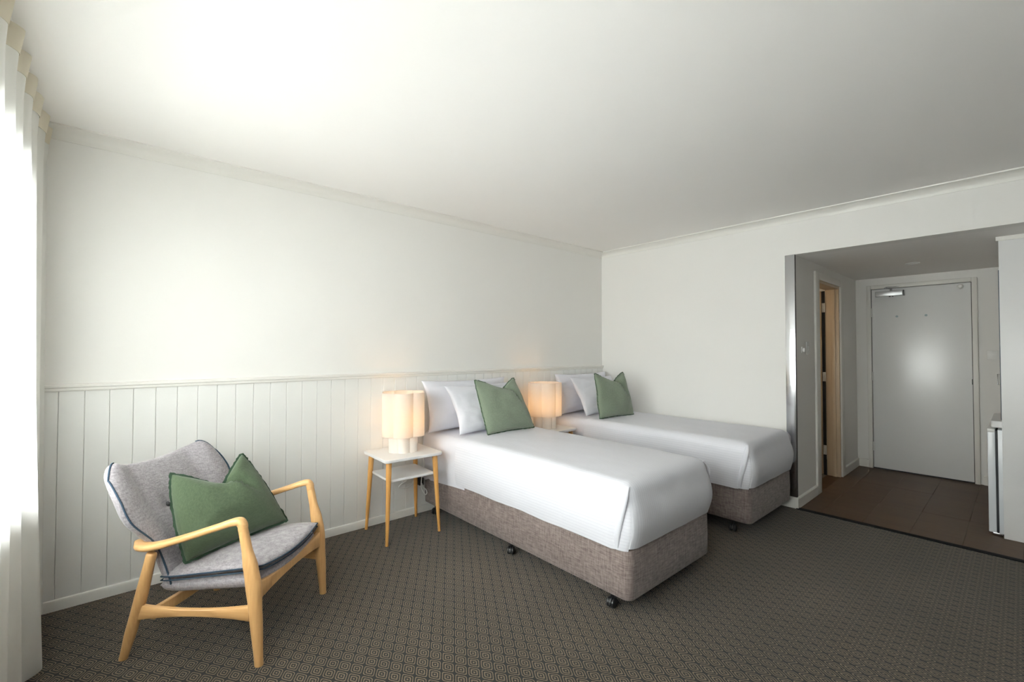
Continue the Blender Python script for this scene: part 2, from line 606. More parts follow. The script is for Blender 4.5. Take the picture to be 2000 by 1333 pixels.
# ------------------------------------------------------------------ entry
struct(box('wall_entry_left', (T, YE, -0.06), (0.66, YE + T, HE), M_WALL, bev=0))
w2 = struct(box('wall_entry_end', (1.43, YE, -0.06), (XD + T, YE + T, HE), M_WALL, bev=0))
struct(box('wall_entry_head', (0.66, YE, 2.03), (1.43, YE + T, HE), M_WALL, bev=0))
struct(box('wall_entry_back', (XD, YP - T, -0.06), (XD + T, YE, HE), M_WALL, bev=0))
struct(box('wall_entry_right', (T, YP - T, -0.06), (XD, YP, HE), M_WALL, bev=0))
struct(box('ceiling_entry', (T, YP - T, HE), (XD + T, YE + T, HE + 0.06), M_CEIL, bev=0))
fe = struct(box('floor_entry', (-0.001, YP, -0.06), (XD, YE + T, -0.004), M_DARK, bev=0), 'brown vinyl planks in the entry')
ys = [-2.76 + 0.278 * i for i in range(-5, 4)]
xs = [0.02, 0.70, 1.38, 2.06, XD]
random.seed(3)
for i, y0 in enumerate(ys):
    a0, a1 = max(y0, YP), min(y0 + 0.278, YE)
    if a1 - a0 < 0.02:
        continue
    for x0, x1 in zip(xs[:-1], xs[1:]):
        o = box('plank', (x0 + 0.0003, a0 + 0.0003, -0.006), (x1 - 0.0003, a1 - 0.0003, random.uniform(-0.0004, 0.0004)), M_VINYL, fe, bev=0.0010, seg=1)
prism('plank', [(0.67, YE), (1.42, YE), (1.42, YE + T), (0.67, YE + T)], 'z', -0.006, 0.0, M_VINYL, fe)
struct(box('trim_6', (-0.030, YP, -0.01), (0.02, YE - 0.001, 0.006), M_STRIP, bev=0.003), 'dark strip between carpet and planks')
struct(prism('baseboard_entry_left', [(YE - a, b) for a, b in bt], 'x', 0.0005, 0.545, M_TRIM))
struct(prism('baseboard_entry_end', [(YE - a, b) for a, b in bt], 'x', 1.53, XD, M_TRIM))
struct(prism('baseboard_entry_back', [(XD - a, b) for a, b in bt], 'y', -2.165, YE - 0.016, M_TRIM))
struct(prism('baseboard_entry_far', [(XD - a, b) for a, b in bt], 'y', YP, -3.062, M_TRIM))

# bathroom doorway in the entry left wall
arch = struct(empty('trim_7', (0, YE, 0)), 'cream architrave and jamb of the bathroom doorway')
box('jamb', (0.66, -0.002, 0), (0.69, T, 2.03), M_WARMLIT, arch)
box('jamb', (1.40, -0.002, 0), (1.43, T, 2.03), M_WARMLIT, arch)
box('jamb', (0.69, -0.002, 2.0), (1.40, T, 2.03), M_WARMLIT, arch)
box('door_stop', (1.388, 0.03, 0), (1.40, 0.065, 2.0), M_WARMLIT, arch)
box('architrave', (0.545, -0.018, 0), (0.665, 0, 2.095), M_TRIM, arch, bev=0.005)
box('architrave', (1.425, -0.018, 0), (1.53, 0, 2.095), M_TRIM, arch, bev=0.005)
box('architrave', (0.665, -0.018, 2.025), (1.425, 0, 2.095), M_TRIM, arch, bev=0.005)
# bathroom shell beyond the doorway
br = struct(box('wall_bathroom_back', (0.12, 0.05, -0.06), (2.3, 0.15, 2.3), M_WALL, bev=0))
struct(box('wall_bathroom_left', (T, YE + T, -0.06), (T + 0.06, 0.05, 2.3), M_WALL, bev=0))
struct(box('wall_bathroom_right', (2.24, YE + T, -0.06), (2.3, 0.05, 2.3), M_WALL, bev=0))
struct(box('ceiling_bathroom', (T, YE + T, 2.24), (2.3, 0.05, 2.3), M_CEIL, bev=0))
struct(box('floor_bathroom', (T, YE + T, -0.06), (2.3, 0.05, -0.002), M_CONC, bev=0))
dl = bpy.data.lights.new('bathroom_lamp', 'POINT')
dl.energy = 5
dl.color = (1, 0.72, 0.42)
dl.shadow_soft_size = 0.12
lo = bpy.data.objects.new('bathroom_lamp', dl)
lo.location = (0.62, -1.1, 1.95)
COL.objects.link(lo)
# bathroom door, open into the bathroom
d2 = struct(empty('door_2', (1.392, YE + 0.122, 0), rz=radians(-3)), 'cream bathroom door standing open')
box('leaf', (-0.030, 0.026, 0.012), (0.006, 0.72, 1.99), M_WARMLIT, d2)
box('shade_strip', (0.000, -0.001, 0.0), (0.006, 0.026, 1.99), M_DARK, d2, bev=0)  # solid dark strip painted for the shade between jamb and leaf
for z in (0.22, 1.01, 1.76):
    h = box('hinge', (-0.006, -0.004, z), (0.002, 0.030, z + 0.1), M_PLASTIC, d2, bev=0.002)
    for q in range(3):
        lathe('knuckle', [(0.005, 0.0), (0.0065, 0.002), (0.0065, 0.028), (0.005, 0.03)], M_PLASTIC, h, 10, loc=(-0.010, 0.012, z + 0.003 + q * 0.032))

# entry door
DY0, DY1, DZ = -2.995, -2.195, 2.046
d1 = struct(empty('door_1', (XD, 0, 0)), 'glossy white entry door with an overhead closer')
box('leaf', (-0.010, DY0, 0.012), (0.0, DY1, DZ - 0.004), M_DOOR, d1, bev=0.002)
box('shade_strip', (-0.004, DY0 - 0.004, 0.0), (0.0, DY1 + 0.004, DZ), M_DARK, d1, bev=0)  # dark backing that paints the shade in the gap round the leaf
for z in (0.20, 1.00, 1.73):
    lathe('hinge', [(0.005, 0.0), (0.0075, 0.002), (0.0075, 0.098), (0.005, 0.1)], M_PLASTIC, d1, 12, loc=(-0.013, DY1 + 0.002, z))
cl = box('door_closer', (-0.06, -2.475, 1.955), (-0.012, -2.235, 2.012), M_ALU, d1, bev=0.005)
cl['label'] = 'silver door closer'
box('end_cap', (-0.0605, -2.484, 1.954), (-0.012, -2.475, 2.013), M_BLACK, cl, bev=0.002)
lathe('valve_screw', [(0.006, -0.008), (0.008, -0.006), (0.008, 0.0)], M_BLACK, cl, 10, loc=(-0.036, -2.36, 1.955))
lathe('valve_screw', [(0.006, -0.008), (0.008, -0.006), (0.008, 0.0)], M_BLACK, cl, 10, loc=(-0.036, -2.385, 1.955))
sweep('closer_arm', [(-0.036, -2.37, 2.012), (-0.036, -2.37, 2.035), (-0.075, -2.33, 2.043), (-0.12, -2.345, 2.046)], [(0.011, 0.006), (0.011, 0.006)], (0, 1, 0), M_CHROME, cl)
sweep('closer_arm', [(-0.12, -2.345, 2.05), (-0.06, -2.41, 2.055), (-0.008, -2.44, 2.06)], [(0.011, 0.005), (0.011, 0.005)], (0, 1, 0), M_CHROME, cl)
st_ = lathe('door_buffer', [(0.026, 0.0), (0.026, 0.012), (0.02, 0.018), (0.016, 0.03), (0.014, 0.034)], M_PLASTIC, d1, 20)
st_.rotation_euler = (0, -pi / 2, 0)
st_.location = (-0.01, -2.92, 2.008)
box('latch_edge', (-0.022, DY0 - 0.012, 1.0), (-0.004, DY0 + 0.004, 1.055), M_BLACK, d1, bev=0.002)
for y in (-2.415, -2.655):
    q = lathe('peg_mark', [(0.012, 0.0), (0.012, 0.0012), (0.010, 0.0016)], simple('blue_grey_putty', (0.42, 0.52, 0.56, 1), 0.5), d1, 14)
    q.rotation_euler = (0, -pi / 2, 0)
    q.location = (-0.010, y, 1.725)
fr_ = struct(empty('trim_8', (XD, 0, 0)), 'white frame round the entry door')
prof = lambda a, b: None
box('frame', (-0.03, DY1 + 0.005, 0), (0, DY1 + 0.045, DZ + 0.045), M_TRIM, fr_, bev=0.005)
box('frame', (-0.03, DY0 - 0.045, 0), (0, DY0 - 0.005, DZ + 0.045), M_TRIM, fr_, bev=0.005)
box('frame', (-0.03, DY0 - 0.005, DZ + 0.002), (0, DY1 + 0.005, DZ + 0.045), M_TRIM, fr_, bev=0.005)

# service plate on the wall right of the door
o = tag(empty('wall_plate', (XD, -3.135, 1.30), 'thin white plate on wall right of the entry door', 'plate'))
box('plate', (-0.008, -0.037, -0.045), (0, 0.037, 0.045), M_PLASTIC, o, bev=0.003)
lathe('screw', [(0.003, 0), (0.003, 0.001), (0.002, 0.0015)], M_ALU, o, 8, loc=(-0.009, 0, 0.03))

# light switch and the small white sensor next to it
sw = empty('light_switch', (0.325, YE, 1.365), 'white light switch plate on the entry side wall', 'switch')
box('plate', (-0.036, -0.009, -0.058), (0.036, 0, 0.058), M_PLASTIC, sw, bev=0.004)
box('rocker', (-0.012, -0.014, -0.018), (0.012, -0.008, 0.018), M_PLASTIC, sw, bev=0.002)
hk = empty('card_hook', (0.185, YE, 1.35), 'small square white knob left of the light switch', 'knob')
box('backplate', (-0.026, -0.006, -0.026), (0.026, 0, 0.026), M_PLASTIC, hk, bev=0.003)
box('knob', (-0.018, -0.026, -0.018), (0.018, -0.006, 0.018), M_PLASTIC, hk, bev=0.005)
# recessed downlight
dn = empty('downlight', (1.272, -2.657, HE), 'round unlit downlight in the entry ceiling', 'downlight')
lathe('rim', [(0.036, -0.002), (0.038, -0.006), (0.046, -0.007), (0.052, -0.004), (0.053, 0.0)], M_PLASTIC, dn, 32)
lathe('lens', [(0.001, -0.0025), (0.036, -0.0025), (0.036, 0.0)], M_PLASTIC, dn, 28)

# kitchenette: end panel, bench, cupboard
kp = tag(empty('kitchenette_cabinet', (0.42, -3.225, 0), 'tall white kitchenette end panel at right edge of the entry', 'cabinet'))
box('end_panel', (0.0, -0.675, 0.0), (0.022, 0.0, HE - 0.03), M_LAMINATE, kp, bev=0.002)
prism('cap_trim', [(-0.012, HE - 0.032), (-0.012, HE - 0.002), (0.03, HE - 0.002), (0.03, HE - 0.032)], 'y', -0.675, 0.012, M_TRIM, kp)
box('overhead_cupboard', (0.022, -0.33, 1.45), (0.62, -0.004, HE - 0.03), M_LAMINATE, kp, bev=0.002)
box('panel_shade_line', (0.004, -0.0005, 0.845), (0.020, 0.004, 1.93), simple('blue_dark_shade', (0.05, 0.08, 0.11, 1), 0.5), kp, bev=0.001)  # blue-dark strip painted for the shadow gap along the end panel
tl = box('tall_cupboard', (0.63, -0.66, 0.0), (1.25, 0.004, HE - 0.03), M_LAMINATE, kp, bev=0.002)
hd = tube('handle', [(0.78, 0.004, 1.148), (0.78, 0.034, 1.148), (0.78, 0.034, 1.06), (0.78, 0.004, 1.06)], 0.004, M_CHROME, tl, sub=1)
bt_ = tag(plate('benchtop', 0.442, 1.045, YP + 0.002, -3.168, 0.785, 0.835, 0.03, M_LAMINATE, bev=0.004), 'white benchtop edge above the small fridge', 'benchtop')
fg = empty('bar_fridge', (0.45, -3.19, 0), 'white bar fridge beside the tall kitchenette panel', 'fridge')
box('body', (0.0, -0.50, 0.02), (0.50, -0.012, 0.77), M_FRIDGE, fg, bev=0.004)
box('seal', (0.004, -0.012, 0.03), (0.496, 0.0, 0.765), M_DARK, fg, bev=0.001)
dr = box('door', (0.0, 0.0, 0.022), (0.50, 0.040, 0.775), M_FRIDGE, fg, bev=0.005)
box('top_cap', (-0.0005, 0.001, 0.745), (0.4995, 0.0405, 0.7755), M_PLASTIC, dr, bev=0.005)
box('hinge', (0.004, -0.03, 0.008), (0.05, 0.02, 0.022), M_CHROME, fg, bev=0.002)
lathe('foot', [(0.014, 0), (0.016, 0.003), (0.016, 0.012), (0.008, 0.014), (0.008, 0.022)], M_BLACK, fg, 12, loc=(0.03, -0.03, 0))
lathe('foot', [(0.014, 0), (0.016, 0.003), (0.016, 0.012), (0.008, 0.014), (0.008, 0.022)], M_BLACK, fg, 12, loc=(0.46, -0.03, 0))
lathe('foot', [(0.014, 0), (0.016, 0.003), (0.016, 0.012), (0.008, 0.014), (0.008, 0.022)], M_BLACK, fg, 12, loc=(0.03, -0.46, 0))
lathe('foot', [(0.014, 0), (0.016, 0.003), (0.016, 0.012), (0.008, 0.014), (0.008, 0.022)], M_BLACK, fg, 12, loc=(0.46, -0.46, 0))

# ------------------------------------------------------------------ soft goods helpers
def twosided(name, nx, ny, mid, nrm, t0, t1, mat, parent=None, smooth=180, **kw):
    """closed soft body: mid(a,b) surface, offset by +t0 / -t1 along nrm(a,b); a,b in [-1,1]"""
    V, F = [], []
    idx = {}
    A = [sin(pi / 2 * (2 * i / nx - 1)) * 0.55 + 0.45 * (2 * i / nx - 1) for i in range(nx + 1)]
    B = [sin(pi / 2 * (2 * j / ny - 1)) * 0.55 + 0.45 * (2 * j / ny - 1) for j in range(ny + 1)]
    for side in (0, 1):
        for i, a in enumerate(A):
            for j, b in enumerate(B):
                edge = i in (0, nx) or j in (0, ny)
                if side and edge:
                    idx[1, i, j] = idx[0, i, j]
                    continue
                p = Vector(mid(a, b))
                if not edge:
                    n = Vector(nrm(a, b)).normalized()
                    p = p + n * (t0(a, b) if side == 0 else -t1(a, b))
                idx[side, i, j] = len(V)
                V.append(p)
    for side in (0, 1):
        for i in range(nx):
            for j in range(ny):
                q = (idx[side, i, j], idx[side, i + 1, j], idx[side, i + 1, j + 1], idx[side, i, j + 1])
                F.append(q if side == 0 else q[::-1])
    o = mesh(name, V, F, mat, parent, smooth, **kw)
    rim = [mid(a, -1) for a in A] + [mid(1, b) for b in B[1:]] + [mid(a, 1) for a in A[::-1][1:]] + [mid(-1, b) for b in B[::-1][1:-1]]
    return o, [Vector(r) for r in rim]


def closed_tube(name, pts, r, mat, parent, n=6):
    rings = []
    L = len(pts)
    for i, p in enumerate(pts):
        t = (pts[(i + 1) % L] - pts[i - 1]).normalized()
        s = Vector((0.3, 0.2, 0.93))
        s = (s - t * s.dot(t)).normalized()
        u = t.cross(s)
        rings.append([p + s * (r * cos(2 * pi * k / n)) + u * (r * sin(2 * pi * k / n)) for k in range(n)])
    rings.append(rings[0])
    return loft(name, rings, mat, parent, caps=False, smooth=180)


def cushion(name, w, h, T, mat, seed=0, chop=None, ear=0.06, fringe=None, fringe_w=0.014, wr=0.006, lean=(0, 0), **kw):
    off = Vector((seed * 7.3, seed * 3.1, 1.7))

    def mid(s, t):
        x = w / 2 * (s - ear * s * abs(s) * (1 - t * t)) + lean[0] * (t + 1) / 2
        y = h / 2 * (t - ear * 0.8 * t * abs(t) * (1 - s * s))
        z = 0.0
        if chop:
            s0, dep, wl_, wr_, pull = chop
            k = ((t + 1) / 2)
            gq = max(0.0, 1 - (s0 - s) / wl_ if s < s0 else 1 - (s - s0) / wr_)
            y -= dep * gq ** 1.15 * k ** 3.0
            x -= pull * (s - s0) * k ** 2.5
        z += 0.010 * noise.noise(Vector((s * 1.7, t * 1.7, 0)) + off)
        return (x, y, z)

    def th(side):
        def f(s, t):
            e = ((1 - abs(s) ** 2.3) * (1 - abs(t) ** 2.3))
            v = T / 2 * max(e, 0) ** 0.46
            v *= 1 - 0.12 * t
            v += wr * noise.fractal(Vector((s * 2.4, t * 2.4, side)) + off, 0.9, 2.1, 3) * min(1, e * 4)
            if chop and side == 0:
                s0 = chop[0]
                if t > -0.1:
                    ln = s0 + (1 - t) * 0.42
                    k = min(1, (t + 0.1) / 0.5)
                    dd = s - ln
                    if dd > 0:      # the ear behind the fold sits lower than the fold lip
                        v -= 0.046 * k * exp(-(dd / 0.16) ** 2)
                    else:
                        v += 0.016 * k * exp(-(dd / 0.22) ** 2)
            return max(v, 0.0006)
        return f
    o, rim = twosided(name, 34, 34, mid, lambda s, t: (0, 0, 1), th(0), th(1), mat, **kw)
    if fringe:
        # frayed flange: a thin ragged strip along the seam
        c = sum(rim, Vector()) / len(rim)
        V, F = [], []
        rr = random.Random(seed)
        L = len(rim)
        for i, p in enumerate(rim):
            tn = (rim[(i + 1) % L] - rim[i - 1]).normalized()
            nn = Vector((tn.y, -tn.x, 0))
            if nn.dot(p - c) < 0:
                nn = -nn
            wv = fringe_w * rr.uniform(0.65, 1.2)
            zz = rr.uniform(-0.004, 0.004)
            V += [p - nn * 0.004 + Vector((0, 0, 0.003)), p + nn * wv + Vector((0, 0, zz + 0.0008)), p + nn * wv + Vector((0, 0, zz - 0.0008)), p - nn * 0.004 - Vector((0, 0, 0.003))]
        for i in range(L):
            k = (i + 1) % L
            for q in range(4):
                F.append((i * 4 + q, i * 4 + (q + 1) % 4, k * 4 + (q + 1) % 4, k * 4 + q))
        mesh('fringe', V, F, fringe, o, 30)
    return o


def orient(o, origin, e, upv, h):
    """stand a cushion with its bottom edge at origin, along e, leaning so that its height runs along upv"""
    e = Vector(e).normalized()
    u = Vector(upv)
    u = (u - e * u.dot(e)).normalized()
    n = e.cross(u)
    m_ = Matrix((e, u, n)).transposed().to_4x4()
    m_.translation = Vector(origin) + u * (h / 2)
    o.rotation_mode = 'XYZ'
    o.location = m_.translation
    o.rotation_euler = m_.to_euler()
    return o


# ------------------------------------------------------------------ sheer curtain
def curtain():
    root = empty('sheer_curtain', (-4.66, -0.7, 0), 'white sheer pleated curtain hanging to the carpet at the left window', 'curtain')
    y0, y1 = 0.670, -2.80
    NS, NZ = 500, 30
    V, F = [], []

    def X(s, z, head=False):
        y = y0 + (y1 - y0) * s
        d = (0.67 - y)
        q = min(1.0, z / 2.492)
        ph = 2 * pi * (d - 0.57) / 0.19 + pi / 2 + 1.1 * noise.noise(Vector((d * 2.6, 0.3, 4))) * min(1, q * 2 + 0.1) + 0.25 * q * sin(9 * d)
        amp = 0.026 + 0.012 * (1 - q) + 0.008 * noise.noise(Vector((d * 4, 2.0, q)))
        cx = -0.014 + 0.004 * (1 - q) + 0.054 * (1 - q) ** 1.3 * exp(-((d - 0.57) / 0.16) ** 2)
        if q > 0.93:
            cx += 0.012 * (q - 0.93) / 0.07
        sn = sin(ph)
        return Vector((cx + amp * (sn * 0.8 + 0.2 * sn ** 3) + 0.003 * q * sin(3.1 * ph), y + 0.014 * cos(ph), z))
    for j in range(NZ + 1):
        z = 0.012 + (2.405 - 0.012) * j / NZ
        for i in range(NS + 1):
            V.append(X(i / NS, z))
    for j in range(NZ):
        for i in range(NS):
            a_ = j * (NS + 1) + i
            F.append((a_, a_ + 1, a_ + NS + 2, a_ + NS + 1))
    mesh('drop', V, F, M_SHEER, root, 180)
    V, F = [], []
    for z, k in ((2.405, 1.0), (2.45, 1.12), (2.492, 1.2)):
        for i in range(NS + 1):
            p = X(i / NS, z)
            p.x = -0.012 + (p.x + 0.012) * k + 0.002
            V.append(p)
    for j in range(2):
        for i in range(NS):
            a_ = j * (NS + 1) + i
            F.append((a_, a_ + 1, a_ + NS + 2, a_ + NS + 1))
    mesh('pleated_heading', V, F, M_HEAD, root, 180)
    box('track', (-0.030, -3.3, 2.493), (0.006, 0.685, 2.5105), M_PLASTIC, root, bev=0.003)


curtain()


# ------------------------------------------------------------------ armchair
def armchair():
    ang = radians(-44.70)
    FLf = Vector((-3.8906, -1.1559, 0))
    F_ = Vector((cos(ang), sin(ang), 0))
    S_ = Vector((-sin(ang), cos(ang), 0))
    c0 = FLf + F_ * -0.3 + S_ * 0.2832
    r = empty('armchair', c0, 'grey wool wing-back armchair with pale wooden arms near the curtain', 'armchair', rz=ang)
    P = lambda u, v, z: Vector((u + 0.3, v - 0.2832, z))
    for sv, sg in ((0.0, 1), (0.5664, -1)):
        # front leg, swelling at the seat rail
        sweep('leg', [P(0.002, sv, 0.0), P(-0.014, sv, 0.2), P(-0.026, sv, 0.33), P(-0.040, sv, 0.41), P(-0.060, sv, 0.50), P(-0.078, sv, 0.585)],
              [(0.016, 0.017), (0.021, 0.026), (0.022, 0.033), (0.021, 0.031), (0.017, 0.021), (0.015, 0.020)], (0, 1, 0), M_BEECH, r, 18, 2.3, 8)
        sweep('leg', [P(-0.612, sv, 0.0), P(-0.575, sv, 0.13), P(-0.535, sv, 0.27), P(-0.490, sv, 0.455)],
              [(0.016, 0.017), (0.021, 0.023), (0.022, 0.025), (0.019, 0.021)], (0, 1, 0), M_BEECH, r, 18, 2.0, 8)
        # arm: elbow at the front, long flat run, paddle turning in at the back
        sweep('armrest', [P(-0.076, sv, 0.572), P(-0.080, sv, 0.596), P(-0.105, sv, 0.607), P(-0.20, sv, 0.577), P(-0.34, sv + sg * 0.002, 0.530), P(-0.47, sv + sg * 0.004, 0.492), P(-0.54, sv + sg * 0.012, 0.484), P(-0.592, sv + sg * 0.050, 0.487)],
              [(0.016, 0.019), (0.019, 0.019), (0.023, 0.016), (0.026, 0.014), (0.029, 0.014), (0.032, 0.015), (0.030, 0.015), (0.020, 0.012)], (0, 1, 0.04), M_BEECHX, r, 18, 2.6, 8)
        # side rail with hollowed edges
        rings = []
        for i in range(15):
            t = i / 14
            u = -0.540 + 0.500 * t
            k = (2 * t - 1) ** 2
            zc = 0.207 + 0.012 * t
            hh = 0.015 + 0.017 * k
            rings.append([P(u, sv + a_, zc + b_ * hh) for a_, b_ in ((-0.011, -0.8), (-0.008, -1), (0.008, -1), (0.011, -0.8), (0.011, 0.8), (0.008, 1), (-0.008, 1), (-0.011, 0.8))])
        loft('side_rail', rings, M_BEECHX, r)
    for nm, u0, z0, z1, hol, sag in (('front_rail', -0.020, 0.262, 0.344, 0.022, 0.026), ('rear_rail', -0.495, 0.165, 0.215, 0.004, -0.02)):
        rings = []
        for i in range(17):
            t = i / 16
            k = 1 - (2 * t - 1) ** 2
            v = 0.018 + 0.531 * t
            uu = u0 + (0.05 * k if nm == 'rear_rail' else 0.0)
            a0, a1 = z0 + hol * k + 0 * sag, z1 - (sag if sag > 0 else 0) * k
            if sag < 0:
                a0, a1 = a0 - sag * k, a1 - sag * k
            rings.append([P(uu + q, v, a0 + w_ * (a1 - a0)) for q, w_ in ((-0.011, 0.06), (-0.008, 0), (0.008, 0), (0.011, 0.06), (0.011, 0.94), (0.008, 1), (-0.008, 1), (-0.011, 0.94))])
        loft(nm, rings, M_BEECH, r)

    # upholstered shell seat
    cu, cv = -0.262, 0.2832

    def base_mid(a, b):
        u = cu + 0.236 * a
        wv = 0.244 + 0.004 * a
        rr_ = 1 - 0.05 * abs(a) ** 6
        z = 0.292 + 0.050 * (a + 1) / 2 - 0.022 * (1 - b * b) * (a + 1) / 2
        return P(u + 0.012 * (1 - b * b) * (a > 0) * a, cv + wv * b * rr_, z)
    tb = lambda k: (lambda a, b: k * max(0.0, (1 - abs(a) ** 12) * (1 - abs(b) ** 12)) ** 0.5)
    twosided('seat_base', 26, 26, base_mid, lambda a, b: (-0.08, 0, 1), tb(0.028), tb(0.042), M_GREY, r)

    def cus_mid(a, b):
        u = cu + 0.012 + 0.240 * a
        z = 0.334 + 0.068 * (a + 1) / 2 - 0.018 * (1 - b * b) * ((a + 1) / 2) ** 2
        return P(u + 0.018 * (1 - b * b) * max(a, 0), cv + (0.250 + 0.002 * a) * b * (1 - 0.06 * abs(a) ** 6), z)

    def cus_top(a, b):
        e = max(0.0, (1 - abs(a) ** 5) * (1 - abs(b) ** 5))
        return 0.030 * e ** 0.5 + 0.016 * max(0, (1 - a * a) * (1 - b * b))
    sc, rim = twosided('seat_cushion', 30, 30, cus_mid, lambda a, b: (-0.08, 0, 1), cus_top, tb(0.016), M_GREY, r)
    closed_tube('piping', rim, 0.0032, M_PIPE, sc)
    closed_tube('piping', [p + Vector((0, 0, -0.0165)) for p in rim], 0.0026, M_PIPE, sc)

    # winged back
    key = [(0.0, -0.462, 0.292, 0.236), (0.16, -0.505, 0.375, 0.238), (0.34, -0.560, 0.475, 0.243), (0.42, -0.588, 0.520, 0.262), (0.50, -0.616, 0.565, 0.306), (0.60, -0.649, 0.617, 0.327), (0.76, -0.702, 0.705, 0.328), (1.0, -0.768, 0.800, 0.315)]

    def prof(hh):
        for p0, p1 in zip(key[:-1], key[1:]):
            if hh <= p1[0] + 1e-9:
                t = (hh - p0[0]) / (p1[0] - p0[0])
                t2 = t
                return [p0[i] + (p1[i] - p0[i]) * t2 for i in (1, 2, 3)]
        return list(key[-1][1:])

    def back_mid(a, b):
        hh = (b + 1) / 2
        u0, z0, w0 = [sum(q) / 5 for q in zip(*[prof(min(1, max(0, hh + d_))) for d_ in (-0.06, -0.03, 0, 0.03, 0.06)])]
        aa = abs(a)
        wing = 0.095 * aa ** 3 * (0.25 + 0.75 * min(1, hh * 1.4))
        dz = 0.044 * min(1, aa / 0.78) ** 2.2 * hh ** 4
        if aa > 0.78:
            dz -= 0.060 * ((aa - 0.78) / 0.22) ** 2.2 * hh ** 6
        return P(u0 + wing, cv + w0 * a, z0 + dz)

    def bt0(a, b):
        hh = (b + 1) / 2
        e = max(0.0, (1 - abs(a) ** 7) * (1 - abs(b) ** 9))
        t = 0.028 * e ** 0.5 + 0.018 * (1 - a * a) * (1 - b * b)
        for bb_, aa_ in ((0.08, -0.20), (0.08, 0.20)):
            t -= 0.026 * exp(-(((a - aa_) / 0.15) ** 2 + ((b - bb_) / 0.14) ** 2))
        t += 0.010 * exp(-((abs(a) - 0.80) / 0.16) ** 2) * min(1, hh * 1.6) * (e ** 0.5)
        t -= 0.010 * exp(-((abs(a) - 0.52) / 0.12) ** 2) * min(1, hh * 1.4) * (e ** 0.5)
        return t
    bt1 = lambda a, b: 0.042 * max(0.0, (1 - abs(a) ** 9) * (1 - abs(b) ** 9)) ** 0.5
    bk, rim = twosided('backrest', 40, 40, back_mid, lambda a, b: (0.88, -0.45 * a ** 3, 0.40), bt0, bt1, M_GREY, r)
    nb = 40
    for sd in (rim[nb:2 * nb + 9], (rim[3 * nb - 8:] + rim[:1])[::-1]):
        k0 = 1
        pp = [p + Vector((0.004, 0, 0.002)) for p in sd[:len(sd) - k0]]
        loft('piping', sweep_rings(pp, [(0.0036, 0.0036)] * len(pp), (0.2, 0.9, 0.1), 8), M_PIPE, bk, smooth=180)
    n_ = Vector((0.88, 0, 0.40)).normalized()
    for ab in (-0.20, 0.20):
        bpos = back_mid(ab, 0.08) + n_ * (bt0(ab, 0.08) - 0.001)
        rg = []
        for q, hq in ((0.013, -0.002), (0.014, 0.003), (0.011, 0.007), (0.005, 0.0095)):
            sx_ = Vector((0, 1, 0))
            ux_ = n_.cross(sx_)
            rg.append([bpos + n_ * hq + sx_ * (q * cos(2 * pi * k / 16)) + ux_ * (q * sin(2 * pi * k / 16)) for k in range(16)])
        loft('button', rg, M_BUTTON, bk)
    # loose cushion
    W_ = lambda u, v, z: FLf + F_ * u + S_ * v + Vector((0, 0, z))
    bl, br_ = W_(-0.380, 0.068, 0.388), W_(-0.160, 0.468, 0.425)
    e = (br_ - bl).normalized()
    bck = Vector((0, 0, 1)).cross(e).normalized()
    t_ = radians(27)
    upv = Vector((0, 0, 1)) * cos(t_) + bck * sin(t_)
    c_ = cushion('green_cushion', 0.475, 0.412, 0.15, M_GREEN, 3, (0.15, 0.125, 1.2, 0.80, 0.075), 0.055, M_FRINGE, 0.009, lean=(-0.045, 0))
    tag(c_, 'dark moss green cushion with frayed edges on the grey armchair', 'cushion')
    orient(c_, (bl + br_) / 2 + Vector((0, 0, 0.006)), e, upv, 0.412)


armchair()


# ------------------------------------------------------------------ beds
def caster(parent, x, y, rz):
    c = lathe('caster', [(0.010, 0.045), (0.011, 0.047), (0.011, 0.088), (0.022, 0.089), (0.022, 0.094)], M_BLACK, parent, 14, loc=(x, y, 0), rz=rz)
    hood = []
    for i in range(9):
        a_ = radians(-10 + 200 * i / 8)
        hood.append([Vector((0.010 + 0.029 * cos(a_), s_, 0.026 + 0.029 * sin(a_))) for s_ in (-0.006, 0.006)] + [Vector((0.010 + 0.023 * cos(a_), s_, 0.026 + 0.023 * sin(a_))) for s_ in (0.006, -0.006)])
    loft('hood', hood, M_BLACK, c)
    for s_ in (-1, 1):
        prf = [(0.006, 0.007), (0.022, 0.007), (0.026, 0.010), (0.026, 0.018), (0.022, 0.022), (0.008, 0.023)]
        rings = [[Vector((0.010 + q * cos(2 * pi * k / 20), s_ * w_, 0.026 + q * sin(2 * pi * k / 20))) for k in range(20)] for q, w_ in prf]
        loft('wheel', rings, M_BLACK, c)


